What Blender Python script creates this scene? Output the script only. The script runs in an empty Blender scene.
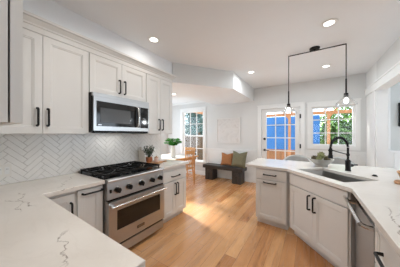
import bpy, bmesh, math, random
from mathutils import Vector, Matrix
random.seed(7)
R = math.radians
PI = math.pi
SC = bpy.context.scene
COL = SC.collection

# ------------------------------------------------------------------ camera, world, sun, exposure
cam_d = bpy.data.cameras.new('camera'); cam = bpy.data.objects.new('camera', cam_d); COL.objects.link(cam)
cam.location = (0, 0, 1.40); cam.rotation_euler = (R(90), 0, R(32.60))
cam_d.sensor_width = 36; cam_d.lens = 172 / 400 * 36; cam_d.shift_y = 0.002; cam_d.clip_start = 0.02
SC.camera = cam
w = bpy.data.worlds.new('sky'); SC.world = w; w.use_nodes = True
bg = w.node_tree.nodes['Background']; bg.inputs[0].default_value = (0.76, 0.88, 1.0, 1); bg.inputs[1].default_value = 4.2
sun_d = bpy.data.lights.new('sun', 'SUN'); sun_d.energy = 10.0; sun_d.angle = R(8.0); sun_d.color = (1.0, 0.97, 0.92)
sun = bpy.data.objects.new('sun', sun_d); COL.objects.link(sun)
sun.rotation_euler = Vector((0.86, -0.30, -0.55)).to_track_quat('-Z', 'Y').to_euler()
BULB_W = 5.5         # watts of one pendant bulb
CAN_W = 6.0          # watts of one ceiling downlight
SC.view_settings.view_transform = 'Standard'; SC.view_settings.look = 'None'
SC.view_settings.gamma = 1.0; SC.view_settings.use_curve_mapping = False
SC.view_settings.exposure = 0.08

# ------------------------------------------------------------------ materials
def srgb(r, g, b):
    f = lambda c: (c / 255 / 12.92) if c / 255 <= 0.04045 else ((c / 255 + 0.055) / 1.055) ** 2.4
    return (f(r), f(g), f(b), 1)
class NT:
    def __init__(s, name):
        s.m = bpy.data.materials.new(name); s.m.use_nodes = True; s.t = s.m.node_tree
        s.n = s.t.nodes; s.p = s.n['Principled BSDF']; s.out = s.n['Material Output']
    def add(s, typ, **kw):
        n = s.n.new(typ)
        for k, v in kw.items(): setattr(n, k, v)
        return n
    def link(s, a, b): s.t.links.new(a, b)
    def val(s, sock, v):
        if hasattr(v, 'is_linked'): s.link(v, sock)
        else: sock.default_value = v
    def math(s, op, a, b=0.0, c=None, clamp=False):
        n = s.add('ShaderNodeMath', operation=op, use_clamp=clamp)
        s.val(n.inputs[0], a); s.val(n.inputs[1], b)
        if c is not None: s.val(n.inputs[2], c)
        return n.outputs[0]
    def pos(s): return s.add('ShaderNodeTexCoord').outputs['Object']
    def mapped(s, vec, scale=(1, 1, 1), rot=(0, 0, 0), loc=(0, 0, 0)):
        n = s.add('ShaderNodeMapping'); s.link(vec, n.inputs[0])
        n.inputs['Scale'].default_value = scale; n.inputs['Rotation'].default_value = rot; n.inputs['Location'].default_value = loc
        return n.outputs[0]
    def noise(s, vec, scale, detail=3, rough=0.5, dist=0.0):
        n = s.add('ShaderNodeTexNoise'); s.link(vec, n.inputs['Vector'])
        n.inputs['Scale'].default_value = scale; n.inputs['Detail'].default_value = detail
        n.inputs['Roughness'].default_value = rough; n.inputs['Distortion'].default_value = dist
        return n
    def ramp(s, fac, stops):
        n = s.add('ShaderNodeValToRGB'); s.link(fac, n.inputs[0]); e = n.color_ramp.elements
        while len(e) > 1: e.remove(e[-1])
        e[0].position, e[0].color = stops[0]
        for p, c in stops[1:]:
            q = e.new(p); q.color = c
        return n.outputs[0]
    def mix(s, fac, a, b, blend='MIX'):
        n = s.add('ShaderNodeMix', data_type='RGBA', blend_type=blend)
        s.val(n.inputs[0], fac); s.val(n.inputs[6], a); s.val(n.inputs[7], b)
        return n.outputs[2]
    def bump(s, h, strength=0.2, dist=0.01):
        n = s.add('ShaderNodeBump'); n.inputs['Strength'].default_value = strength; n.inputs['Distance'].default_value = dist
        s.link(h, n.inputs['Height']); s.link(n.outputs[0], s.p.inputs['Normal'])

def mat(name, col, rough=0.5, metal=0.0, var=0.04, vscale=6.0, emit=0.0, spec=None, bump=0.0, stretch=(1, 1, 1)):
    """plain paint / metal / cloth with a faint procedural mottling"""
    t = NT(name); p = t.p
    p.inputs['Roughness'].default_value = rough; p.inputs['Metallic'].default_value = metal
    if spec is not None: p.inputs['Specular IOR Level'].default_value = spec
    v = t.mapped(t.pos(), scale=stretch); n = t.noise(v, vscale, 4)
    lo = tuple(c * (1 - var) for c in col[:3]) + (1,); hi = tuple(min(1, c * (1 + var)) for c in col[:3]) + (1,)
    c = t.ramp(n.outputs[0], [(0.3, lo), (0.7, hi)]); t.link(c, p.inputs['Base Color'])
    if bump: t.bump(n.outputs[0], bump, 0.004)
    if emit:
        p.inputs['Emission Color'].default_value = (1, 0.95, 0.87, 1); p.inputs['Emission Strength'].default_value = emit
    return t.m

M = {}
M['wall'] = mat('wall paint', srgb(219, 219, 217), 0.7, var=0.012, vscale=3)
M['side_wall'] = mat('side room paint', srgb(204, 206, 203), 0.7, var=0.012, vscale=3)
M['ceiling'] = mat('ceiling paint', srgb(236, 238, 240), 0.8, var=0.012, vscale=2)
M['white'] = mat('white trim paint', srgb(236, 236, 234), 0.45, var=0.01)
M['cab'] = mat('cabinet paint', srgb(218, 216, 212), 0.42, var=0.012)
M['black'] = mat('black metal', srgb(17, 16, 15), 0.45, var=0.1, spec=0.3)
M['iron'] = mat('cast iron', srgb(13, 13, 13), 0.55, var=0.15, vscale=40, bump=0.1, spec=0.25)
M['enamel'] = mat('black enamel', srgb(9, 9, 10), 0.2, var=0.05, spec=0.3)
M['steel'] = mat('brushed steel', srgb(182, 182, 182), 0.32, metal=1.0, var=0.05, vscale=30, stretch=(0.4, 0.4, 12))
M['polished'] = mat('polished steel', srgb(214, 212, 208), 0.16, metal=1.0, var=0.03)
M['sink'] = mat('sink steel', srgb(150, 148, 144), 0.42, metal=1.0, var=0.06, vscale=20)
M['dark_glass'] = mat('dark oven glass', srgb(16, 14, 13), 0.08, var=0.1)
M['shadow_gap'] = mat('dark recess board', srgb(45, 42, 40), 0.8)
M['outlet'] = mat('outlet plastic', srgb(235, 232, 226), 0.35)
M['dark_wood'] = mat('black stained wood', srgb(32, 28, 26), 0.45, var=0.35, vscale=5, stretch=(1, 12, 12), bump=0.2)
M['worn_wood'] = mat('worn grey wood', srgb(78, 72, 66), 0.6, var=0.3, vscale=20)
M['honey'] = mat('honey wood', srgb(205, 150, 92), 0.45, var=0.16, vscale=6, stretch=(10, 10, 1))
M['board'] = mat('cutting board wood', srgb(176, 128, 84), 0.5, var=0.2, vscale=6, stretch=(2, 14, 2))
M['board_pale'] = mat('pale board', srgb(205, 196, 184), 0.5, var=0.1, vscale=8, stretch=(2, 2, 12))
M['rust'] = mat('rust cloth', srgb(160, 108, 68), 0.9, var=0.14, vscale=50, bump=0.3)
M['olive'] = mat('olive cloth', srgb(112, 108, 84), 0.9, var=0.2, vscale=50, bump=0.3)
M['chair_cloth'] = mat('grey upholstery', srgb(172, 171, 168), 0.85, var=0.05, vscale=60, bump=0.15)
M['copper'] = mat('copper', srgb(205, 142, 108), 0.3, metal=0.85, var=0.08)
M['pink'] = mat('blush ceramic', srgb(222, 190, 176), 0.4, var=0.04)
M['bowl'] = mat('stoneware', srgb(186, 182, 175), 0.5, var=0.06, vscale=25, bump=0.1)
M['artichoke'] = mat('artichoke green', srgb(142, 144, 98), 0.65, var=0.3, vscale=30)
M['artichoke_dark'] = mat('dark artichoke green', srgb(96, 84, 58), 0.65, var=0.3, vscale=30)
M['leaf_dark'] = mat('dark leaf', srgb(56, 74, 42), 0.6, var=0.35, vscale=30, spec=0.15)
M['leaf_fresh'] = mat('fresh leaf', srgb(62, 150, 40), 0.7, var=0.3, vscale=20, spec=0.1)
M['foliage_a'] = mat('light green foliage', srgb(132, 168, 92), 0.6, var=0.45, vscale=4)  # the tree's own light green leaf colour
M['foliage_b'] = mat('dark foliage', srgb(70, 88, 56), 0.6, var=0.45, vscale=4)
M['foliage_c'] = mat('blue green needles', srgb(86, 118, 108), 0.6, var=0.45, vscale=4)
M['bark'] = mat('bark', srgb(96, 80, 66), 0.9, var=0.3, vscale=10, bump=0.4)
M['cedar'] = mat('cedar beam', srgb(196, 142, 98), 0.6, var=0.15, vscale=4, stretch=(4, 4, 1))
M['fence'] = mat('weathered fence', srgb(88, 73, 58), 0.8, var=0.3, spec=0.1, vscale=4, stretch=(6, 6, 0.6))
M['blue'] = mat('blue painted siding', srgb(58, 126, 196), 0.6, var=0.1, vscale=2)
M['skirt'] = mat('brown skirt boards', srgb(164, 116, 78), 0.7, var=0.25, vscale=3, stretch=(3, 3, 0.6))
M['lattice'] = mat('white lattice', srgb(236, 236, 234), 0.6)
M['deck'] = mat('patio pavers', srgb(176, 160, 142), 0.85, var=0.2, vscale=2)
M['lamp'] = mat('lit diffuser', (1, 1, 1, 1), 0.5, emit=6.0)
M['bulb'] = mat('lit bulb', (1, 1, 1, 1), 0.4, emit=1.6)
M['frame_white'] = mat('white frame', srgb(226, 224, 221), 0.4)
M['badge'] = mat('badge metal', srgb(70, 66, 62), 0.35, metal=0.7)
M['tile'] = mat('glazed tile', srgb(243, 241, 237), 0.22, var=0.02, vscale=9)
M['grout'] = mat('grey grout', srgb(216, 212, 205), 0.9)

def glass(name, tint=(1, 1, 1, 1), amount=0.07, rough=0.02):
    t = NT(name); tr = t.add('ShaderNodeBsdfTransparent'); gl = t.add('ShaderNodeBsdfGlossy'); mx = t.add('ShaderNodeMixShader')
    lw = t.add('ShaderNodeLayerWeight'); lw.inputs[0].default_value = 0.35
    n = t.noise(t.pos(), 2.0, 2)
    f = t.math('MULTIPLY_ADD', lw.outputs['Facing'], 0.16, t.math('MULTIPLY_ADD', n.outputs[0], 0.01, amount))
    tr.inputs[0].default_value = tint; gl.inputs['Roughness'].default_value = rough
    t.link(f, mx.inputs[0]); t.link(tr.outputs[0], mx.inputs[1]); t.link(gl.outputs[0], mx.inputs[2]); t.link(mx.outputs[0], t.out.inputs[0])
    return t.m
M['pane'] = glass('window glass', amount=0.008)
M['shade_glass'] = glass('clear shade glass', tint=(0.985, 0.99, 0.99, 1), amount=0.08)

def floor_mat():
    t = NT('hickory planks'); p = t.p
    v = t.mapped(t.pos(), rot=(0, 0, R(90)))
    b = t.add('ShaderNodeTexBrick'); t.link(v, b.inputs['Vector'])
    b.offset = 0.37; b.offset_frequency = 3
    for k, x in (('Scale', 1.0), ('Mortar Size', 0.0016), ('Mortar Smooth', 0.1), ('Bias', 0.0), ('Brick Width', 1.35), ('Row Height', 0.14)):
        b.inputs[k].default_value = x
    b.inputs['Color1'].default_value = (0, 0, 0, 1); b.inputs['Color2'].default_value = (1, 1, 1, 1); b.inputs['Mortar'].default_value = (0.35, 0.35, 0.35, 1)
    tone = t.ramp(b.outputs['Color'], [(0.0, srgb(184, 128, 82)), (0.35, srgb(206, 153, 105)), (0.7, srgb(218, 170, 122)), (1.0, srgb(192, 134, 86))])
    off = t.add('ShaderNodeVectorMath', operation='MULTIPLY_ADD')
    t.link(b.outputs['Color'], off.inputs[0]); off.inputs[1].default_value = (7.3, 3.1, 5.7); t.link(t.pos(), off.inputs[2])
    g = t.noise(t.mapped(off.outputs[0], scale=(16, 1.1, 1)), 1.6, 6, 0.62, 1.2)
    grain = t.ramp(g.outputs[0], [(0.28, (0.62, 0.55, 0.48, 1)), (0.48, (0.98, 0.97, 0.95, 1)), (0.75, (1.1, 1.1, 1.08, 1))])
    c = t.mix(1.0, tone, grain, 'MULTIPLY')
    big = t.noise(t.mapped(off.outputs[0], scale=(3.2, 0.5, 1)), 1.5, 3, 0.6, 0.6)
    c = t.mix(0.75, c, t.ramp(big.outputs[0], [(0.3, (0.76, 0.70, 0.64, 1)), (0.6, (1.05, 1.04, 1.02, 1))]), 'MULTIPLY')
    k = t.add('ShaderNodeTexVoronoi'); t.link(t.mapped(off.outputs[0], scale=(3.4, 1.2, 1)), k.inputs['Vector']); k.inputs['Scale'].default_value = 1.6
    knot = t.ramp(k.outputs['Distance'], [(0.03, (0.3, 0.2, 0.13, 1)), (0.09, (1, 1, 1, 1))])
    c = t.mix(0.8, c, knot, 'MULTIPLY')
    gap = t.ramp(b.outputs['Fac'], [(0.3, (1, 1, 1, 1)), (0.8, (0.42, 0.34, 0.28, 1))])
    c = t.mix(1.0, c, gap, 'MULTIPLY'); t.link(c, p.inputs['Base Color'])
    rr = t.ramp(g.outputs[0], [(0.3, (0.31, 0.31, 0.31, 1)), (0.7, (0.22, 0.22, 0.22, 1))]); t.link(rr, p.inputs['Roughness'])
    t.bump(g.outputs[0], 0.06, 0.004)
    return t.m
M['floor'] = floor_mat()

def quartz():
    """white quartz with a few long grey-brown veins that lie in the slabs"""
    t = NT('veined quartz'); p = t.p; pos = t.pos()
    p.inputs['Roughness'].default_value = 0.2
    base = t.ramp(t.noise(pos, 2.2, 4, 0.55).outputs[0], [(0.3, srgb(216, 210, 202)), (0.7, srgb(228, 223, 216))])
    soft = t.noise(t.mapped(pos, rot=(0, 0, 0.6), scale=(1, 2.4, 1)), 1.4, 5, 0.6, 1.5)
    f = t.math('ABSOLUTE', t.math('SUBTRACT', soft.outputs[0], 0.5))
    f = t.ramp(f, [(0.0, (1, 1, 1, 1)), (0.022, (0, 0, 0, 1))])
    base = t.mix(t.math('MULTIPLY', f, 0.12), base, srgb(196, 188, 178))
    w1 = t.noise(pos, 9.0, 4, 0.6); w2 = t.noise(pos, 38.0, 3, 0.6)
    wob = t.math('ADD', t.math('MULTIPLY', t.math('SUBTRACT', w1.outputs[0], 0.5), 0.16), t.math('MULTIPLY', t.math('SUBTRACT', w2.outputs[0], 0.5), 0.012))
    tot = None
    veins = [((-1.05, 0.36), (-0.74, 0.245), 0.006), ((-1.92, 0.30), (-1.54, 0.40), 0.006), ((-2.06, 0.42), (-1.50, 0.285), 0.004),
             ((0.44, 1.66), (0.36, 1.13), 0.007), ((-1.88, 0.74), (-1.83, 0.55), 0.004), ((0.62, 2.0), (0.45, 1.45), 0.004), ((-2.4, 0.95), (-1.9, 0.6), 0.003),
             ((-0.7, 3.3), (-0.1, 2.9), 0.004), ((-2.3, 2.3), (-1.9, 1.95), 0.003)]
    for a, b, wd in veins:
        a = Vector((a[0], a[1], 0)); b = Vector((b[0], b[1], 0)); d = (b - a); L = d.length; d.normalize(); n = Vector((-d.y, d.x, 0)); c = (a + b) / 2
        vs = t.add('ShaderNodeVectorMath', operation='SUBTRACT'); t.link(pos, vs.inputs[0]); vs.inputs[1].default_value = c
        ds = t.add('ShaderNodeVectorMath', operation='DOT_PRODUCT'); t.link(vs.outputs[0], ds.inputs[0]); ds.inputs[1].default_value = d
        dn = t.add('ShaderNodeVectorMath', operation='DOT_PRODUCT'); t.link(vs.outputs[0], dn.inputs[0]); dn.inputs[1].default_value = n
        tt = t.math('ABSOLUTE', t.math('ADD', dn.outputs['Value'], wob))
        across = t.math('SUBTRACT', 1.0, t.math('DIVIDE', tt, wd), clamp=True)
        along = t.math('MULTIPLY', t.math('SUBTRACT', L / 2, t.math('ABSOLUTE', ds.outputs['Value'])), 14.0, clamp=True)
        v = t.math('MULTIPLY', across, along)
        tot = v if tot is None else t.math('MAXIMUM', tot, v)
    br = t.ramp(t.noise(pos, 16.0, 2).outputs[0], [(0.3, (0.35, 0.35, 0.35, 1)), (0.6, (1, 1, 1, 1))])
    c = t.mix(t.math('MULTIPLY', tot, br, clamp=True), base, srgb(120, 108, 96)); t.link(c, p.inputs['Base Color'])
    return t.m
M['quartz'] = quartz()

def picture_mat():
    t = NT('pale abstract print'); n = t.noise(t.pos(), 5.0, 4, 0.5, 1.0)
    t.link(t.ramp(n.outputs[0], [(0.35, srgb(212, 209, 206)), (0.55, srgb(222, 219, 216)), (0.7, srgb(208, 203, 199))]), t.p.inputs['Base Color'])
    t.p.inputs['Roughness'].default_value = 0.35
    return t.m
M['print'] = picture_mat()

# ------------------------------------------------------------------ mesh helpers
def new(): return bmesh.new()
def obj(name, bm, m, parent=None, smooth=False, bevel=0.0, seg=1, loc=None):
    if bevel:
        bmesh.ops.bevel(bm, geom=[e for e in bm.edges if len(e.link_faces) == 2 and e.calc_face_angle(0) > 0.6], offset=bevel, segments=seg, affect='EDGES', clamp_overlap=True)
    bmesh.ops.recalc_face_normals(bm, faces=bm.faces[:])
    me = bpy.data.meshes.new(name); bm.to_mesh(me); bm.free()
    me.materials.append(M[m] if isinstance(m, str) else m)
    if smooth:
        me.polygons.foreach_set('use_smooth', [True] * len(me.polygons)); 
        me.set_sharp_from_angle(angle=R(40))
    o = bpy.data.objects.new(name, me); COL.objects.link(o)
    if parent is not None: o.parent = parent
    if loc is not None: o.location = loc
    return o
def tag(o, label, cat, group=None, kind=None):
    o['label'] = label; o['category'] = cat
    if group: o['group'] = group
    if kind: o['kind'] = kind
    return o
def thing(name, label, cat, loc=(0, 0, 0), rz=0.0, group=None):
    o = bpy.data.objects.new(name, None); COL.objects.link(o); o.location = loc; o.rotation_euler = (0, 0, rz)
    o.empty_display_size = 0.1
    return tag(o, label, cat, group)
def structure(name, bm, m, label, cat='wall', bevel=0.0, smooth=False):
    o = obj(name, bm, m, bevel=bevel, smooth=smooth); tag(o, label, cat, kind='structure'); return o
def dup(root, loc, rz, label):
    r = root.copy(); COL.objects.link(r); r.location = loc; r.rotation_euler = (0, 0, rz); r['label'] = label
    for ch in list(root.children):
        c = ch.copy(); COL.objects.link(c); c.parent = r
        for g in list(ch.children):
            d = g.copy(); COL.objects.link(d); d.parent = c
    return r
def box(bm, x0, x1, y0, y1, z0, z1, mtx=None):
    vs = [bm.verts.new((x, y, z)) for x in (x0, x1) for y in (y0, y1) for z in (z0, z1)]
    if mtx is not None:
        for v in vs: v.co = mtx @ v.co
    for f in ((0, 1, 3, 2), (4, 6, 7, 5), (0, 4, 5, 1), (2, 3, 7, 6), (0, 2, 6, 4), (1, 5, 7, 3)): bm.faces.new([vs[i] for i in f])
    return vs
def B(*a):
    bm = new(); box(bm, *a); return bm
def prism(bm, pts, z0, z1):
    lo = [bm.verts.new((x, y, z0)) for x, y in pts]; hi = [bm.verts.new((x, y, z1)) for x, y in pts]
    bm.faces.new(lo[::-1]); bm.faces.new(hi); n = len(pts)
    for i in range(n): bm.faces.new((lo[i], lo[(i + 1) % n], hi[(i + 1) % n], hi[i]))
def extrude_profile(bm, prof, a, b, frame):
    """prof: list of (u,v); swept from a to b; frame: function (s,u,v)->xyz"""
    A = [bm.verts.new(frame(a, u, v)) for u, v in prof]; Bv = [bm.verts.new(frame(b, u, v)) for u, v in prof]; n = len(prof)
    bm.faces.new(A); bm.faces.new(Bv[::-1])
    for i in range(n): bm.faces.new((A[i], Bv[i], Bv[(i + 1) % n], A[(i + 1) % n]))
def lathe(bm, prof, c=(0, 0, 0), n=24, close=True):
    rings = []
    for r, z in prof:
        rings.append([bm.verts.new((c[0] + r * math.cos(2 * PI * i / n), c[1] + r * math.sin(2 * PI * i / n), c[2] + z)) for i in range(n)])
    for a, b in zip(rings, rings[1:]):
        for i in range(n): bm.faces.new((a[i], a[(i + 1) % n], b[(i + 1) % n], b[i]))
    if close: bm.faces.new(rings[0][::-1]); bm.faces.new(rings[-1])
def cyl(bm, p, q, r, n=14, r2=None):
    p = Vector(p); q = Vector(q); d = (q - p).normalized(); u = d.orthogonal().normalized(); v = d.cross(u); r2 = r if r2 is None else r2
    A = [bm.verts.new(p + r * (math.cos(2 * PI * i / n) * u + math.sin(2 * PI * i / n) * v)) for i in range(n)]
    C = [bm.verts.new(q + r2 * (math.cos(2 * PI * i / n) * u + math.sin(2 * PI * i / n) * v)) for i in range(n)]
    bm.faces.new(A[::-1]); bm.faces.new(C)
    for i in range(n): bm.faces.new((A[i], A[(i + 1) % n], C[(i + 1) % n], C[i]))
def tube(bm, pts, r, n=8):
    pts = [Vector(p) for p in pts]; rings = []; u = None
    for i, p in enumerate(pts):
        d = ((pts[i + 1] - p) if i == 0 else (p - pts[i - 1]) if i == len(pts) - 1 else (pts[i + 1] - p).normalized() + (p - pts[i - 1]).normalized()).normalized()
        u = d.orthogonal().normalized() if u is None else (u - d * u.dot(d)).normalized()
        v = d.cross(u); rr = r[i] if isinstance(r, (list, tuple)) else r
        rings.append([bm.verts.new(p + rr * (math.cos(2 * PI * k / n) * u + math.sin(2 * PI * k / n) * v)) for k in range(n)])
    bm.faces.new(rings[0][::-1]); bm.faces.new(rings[-1])
    for a, b in zip(rings, rings[1:]):
        for k in range(n): bm.faces.new((a[k], a[(k + 1) % n], b[(k + 1) % n], b[k]))
def sphere(bm, c, r, sx=1, sy=1, sz=1, u=16, v=10):
    bmesh.ops.create_uvsphere(bm, u_segments=u, v_segments=v, radius=r, matrix=Matrix.Translation(c) @ Matrix.Diagonal((sx, sy, sz, 1)))
def leaf(bm, p, d, L, W, bend=0.25):
    d = Vector(d).normalized(); s = d.cross(Vector((0, 0, 1)))
    s = s.normalized() if s.length > 1e-3 else Vector((1, 0, 0)); n = s.cross(d); p = Vector(p)
    a = bm.verts.new(p); m1 = bm.verts.new(p + d * L * .5 + s * W / 2 + n * L * .03); m2 = bm.verts.new(p + d * L * .5 - s * W / 2 + n * L * .03)
    mid = bm.verts.new(p + d * L * .5); t = bm.verts.new(p + d * L - Vector((0, 0, bend * L)))
    bm.faces.new((a, m1, mid)); bm.faces.new((a, mid, m2)); bm.faces.new((m1, t, mid)); bm.faces.new((mid, t, m2))

# ------------------------------------------------------------------ the room shell
XL, XR, YB, H = -2.49, 1.02, 5.05, 2.72
XN, YS = -4.75, -3.2          # nook's outer wall, rear wall of the unseen part behind the camera
structure('floor', B(XN - .1, 3.6, YS - .1, YB + .12, -0.08, 0), 'floor', 'honey brown hickory plank floor running toward the patio door', 'floor')
structure('ceiling', B(XN - .1, 3.6, YS - .1, YB + .12, H, H + .1), 'ceiling', 'flat white kitchen ceiling with recessed lights', 'ceiling')
def holed_wall(axis, pos0, pos1, a0, a1, z0, z1, holes):
    """boxes that leave rectangular holes (a0,a1,z0,z1)"""
    bm = new(); xs = sorted(holes); cur = a0
    def bx(s, e, lo, hi):
        if e - s < 1e-4 or hi - lo < 1e-4: return
        if axis == 'x': box(bm, s, e, pos0, pos1, lo, hi)
        else: box(bm, pos0, pos1, s, e, lo, hi)
    for (h0, h1, l, u) in xs:
        bx(cur, h0, z0, z1); bx(h0, h1, z0, l); bx(h0, h1, u, z1); cur = h1
    bx(cur, a1, z0, z1)
    return bm
NW = (-3.99, -3.09, 0.45, 2.22)      # breakfast nook window
DR = (-1.16, -0.21, 0.0, 2.10)       # patio door
KW = (0.03, 0.84, 1.13, 2.06)        # window over the sink side
structure('wall_back', holed_wall('x', YB, YB + .14, XN - .1, XR + .1, 0, H, [NW, DR, KW]), 'wall', 'pale grey back wall holding the patio door and both windows')
structure('wall_left', B(XL - .12, XL, -.25, 2.46, 0, H), 'wall', 'white painted wall behind the range and tall cabinets')
structure('wall_nook', holed_wall('y', XN - .12, XN, 2.3, YB, 0, H, [(2.75, 4.6, .45, 2.25)]), 'wall', 'pale grey outer wall of the breakfast nook')
structure('wall_nook_front', B(XN, XL - .12, 2.34, 2.46, 0, H), 'wall', 'pale grey wall closing the near end of the nook')
structure('wall_front', B(XL - .12, -.50, -.39, -.25, 0, H), 'wall', 'white painted wall behind the nearest counter')
structure('wall_rear', holed_wall('x', YS - .12, YS, XL - .12, 3.6, 0, H, [(0.2, 2.4, .9, 2.1)]), 'wall', 'pale wall of the room behind the viewpoint')  # opening added behind the camera to let in soft fill light
structure('wall_rear_side', B(XL - .24, XL - .12, YS, -.39, 0, H), 'wall', 'pale side wall of the room behind the viewpoint')
# right wall: solid to y=4.37, then a long cased opening to the side room
structure('wall_right', B(XR, XR + .12, 4.37, YB, 0, H), 'white', 'short white wall return between sink window and side opening')
structure('wall_right_header', B(XR, XR + .12, -.2, 4.37, 2.24, H), 'wall', 'grey header wall over the wide opening on the right')
structure('wall_right_near', B(XR, XR + .12, YS, -.2, 0, H), 'wall', 'grey right wall beside the viewpoint')
structure('wall_right_pony', B(XR, XR + .12, -.2, 3.2, 0, 0.90), 'white', 'low white wall behind the right counter')
structure('wall_side_back', B(XR + .12, 3.6, 5.0, YB + .12, 0, H), 'side_wall', 'grey green far wall of the side room')
structure('wall_side_right', holed_wall('y', 3.5, 3.6, YS, 5.0, 0, H, [(2.3, 4.7, .4, 2.3)]), 'side_wall', 'grey green outer wall of the side room')
# trims on the right opening
bm = new(); box(bm, XR - .022, XR, -.2, YB, 2.215, 2.335); box(bm, XR - .035, XR, -.2, YB, 2.335, 2.36); box(bm, XR - .03, XR + .13, -.2, 4.37, 2.20, 2.24)
structure('trim_1', bm, 'white', 'white head trim along the right wall above the opening', 'trim')
bm = new(); box(bm, XR - .022, XR, 4.37, 4.47, 0, 2.22); box(bm, XR - .005, XR + .14, 4.345, 4.37, 0, 2.24)
structure('trim_2', bm, 'white', 'white upright casing on the far jamb of the right opening', 'trim', bevel=.004)
bm = new(); box(bm, XR + .14, 1.335, 4.975, 5.0, 0, 2.36); box(bm, 1.33, 1.36, 4.965, 5.0, 1.09, 2.36)
structure('trim_3', bm, 'white', 'flat white corner board seen through the right opening', 'trim', bevel=.003)
bm = new(); box(bm, 1.14, 3.5, 4.955, 5.0, 1.03, 1.075); box(bm, 1.14, 3.5, 4.98, 5.0, 0, 1.03)
for k in range(4): box(bm, 1.42 + k * .55, 1.46 + k * .55, 4.968, 4.982, .15, 1.03)
structure('trim_4', bm, 'white', 'white wainscot and ledge below the dark framed picture', 'trim')
# lowered ceiling over the nook: diagonal face, then straight to the back wall, with a shallow tray
ZS = 2.36
bm = new(); prism(bm, [(XN, 2.46), (XL, 2.46), (XL, 2.40), (-2.13, 2.40), (-1.375, 3.45), (-1.375, YB), (-2.64, YB), (-2.64, 3.55), (XN, 3.55)], ZS, H)
box(bm, XN, -2.64, 3.55, YB, 2.55, H)
structure('ceiling_nook', bm, 'ceiling', 'lowered white ceiling over the nook with a diagonal front', 'ceiling')
bm = new(); prism(bm, [(-2.13, 2.388), (-2.122, 2.392), (-1.363, 3.444), (-1.363, YB), (-1.375, YB), (-1.375, 3.45)], ZS + .001, H)
structure('trim_5', bm, 'wall', 'grey painted upright face of the lowered nook ceiling', 'trim')
bm = new(); box(bm, XN, -2.64, YB - .05, YB, 2.50, 2.55); box(bm, XN, XN + .05, 3.55, YB, 2.50, 2.55)
structure('trim_6', bm, 'white', 'white crown strip inside the nook ceiling tray', 'trim')
structure('wall_soffit', B(XL, -2.142, -.25, 2.389, 2.476, H), 'ceiling', 'boxed wall strip between the upper cabinets and ceiling')
# chair rail and wainscot of the nook wall, boards either side of the door and under the window
bm = new(); box(bm, -2.98, -1.27, YB - .028, YB, .895, .94); box(bm, -2.98, -1.27, YB - .008, YB, .12, .895)
for a, b in ((-2.9, -2.2), (-2.1, -1.36)):
    for (x0, x1, z0, z1) in ((a, b, .24, .26), (a, b, .80, .82), (a, a + .02, .24, .82), (b - .02, b, .24, .82)): box(bm, x0, x1, YB - .018, YB - .006, z0, z1)
structure('trim_7', bm, 'white', 'white chair rail and panelled wainscot behind the black bench', 'trim')
bm = new(); box(bm, -.10, XR, YB - .008, YB, .12, 1.02)
for a, b in ((-.05, .86), (.90, 1.0)):
    for (x0, x1, z0, z1) in ((a, b, .24, .26), (a, b, .93, .95), (a, a + .02, .24, .95), (b - .02, b, .24, .95)): box(bm, x0, x1, YB - .018, YB - .006, z0, z1)
structure('trim_8', bm, 'white', 'white panelled wainscot under the three by three pane window', 'trim')
bm = new()
for a, b in ((XN, -1.27), (-.10, XR)): box(bm, a, b, YB - .022, YB, 0, .13)
structure('baseboard_back', bm, 'white', 'white baseboard along the back wall', 'baseboard', bevel=.004)
structure('baseboard_nook', B(XN, XN + .02, 2.46, YB, 0, .13), 'white', 'white baseboard along the nook outer wall', 'baseboard')

def muntin_window(name, label, hole, cols, rowz, casing, sill=True, mid=None):
    x0, x1, z0, z1 = hole; y = YB
    t = thing(name, label, 'window', ((x0 + x1) / 2, y, z0)); t['kind'] = 'structure'
    cx, cz = (x0 + x1) / 2, z0
    def loc(a, b, c, d, e, f): return (a - cx, b - cx, c - y, d - y, e - cz, f - cz)
    bm = new(); c = casing
    box(bm, *loc(x0 - c, x0, y - .022, y, z0 - (.0 if sill else c), z1)); box(bm, *loc(x1, x1 + c, y - .022, y, z0 - (.0 if sill else c), z1))
    box(bm, *loc(x0 - c, x1 + c, y - .024, y, z1, z1 + .10)); box(bm, *loc(x0 - c - .015, x1 + c + .015, y - .04, y, z1 + .10, z1 + .125))
    if not sill: box(bm, *loc(x0, x1, y - .022, y, z0 - c, z0))
    obj('window_casing', bm, 'white', t, bevel=.003)
    if sill:
        bm = new(); box(bm, *loc(x0 - c - .03, x1 + c + .03, y - .05, y + .03, z0 - .035, z0)); box(bm, *loc(x0 - c, x1 + c, y - .02, y, z0 - .12, z0 - .035))
        obj('window_sill', bm, 'white', t, bevel=.003)
    bm = new(); f = .035
    box(bm, *loc(x0, x0 + f, y + .02, y + .09, z0, z1)); box(bm, *loc(x1 - f, x1, y + .02, y + .09, z0, z1))
    box(bm, *loc(x0 + f, x1 - f, y + .02, y + .09, z0, z0 + f)); box(bm, *loc(x0 + f, x1 - f, y + .02, y + .09, z1 - f, z1))
    if mid: box(bm, *loc(x0 + f, x1 - f, y + .03, y + .08, mid - .025, mid + .025))
    m = .011
    for k in range(1, cols):
        xx = x0 + f + (x1 - x0 - 2 * f) * k / cols; box(bm, *loc(xx - m, xx + m, y + .045, y + .065, z0 + f, z1 - f))
    for z in rowz: box(bm, *loc(x0 + f, x1 - f, y + .044, y + .066, z - m, z + m))
    fr = obj('window_sash', bm, 'white', t)
    obj('window_glass', B(*loc(x0 + f, x1 - f, y + .053, y + .057, z0 + f, z1 - f)), 'pane', fr)
    return t
muntin_window('window_1', 'tall double hung window in the breakfast nook', NW, 3, (0.90, 1.77), .10, True, 1.345)
muntin_window('window_2', 'three by three pane window behind the black faucet', KW, 3, (1.43, 1.75), .085, False)
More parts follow.
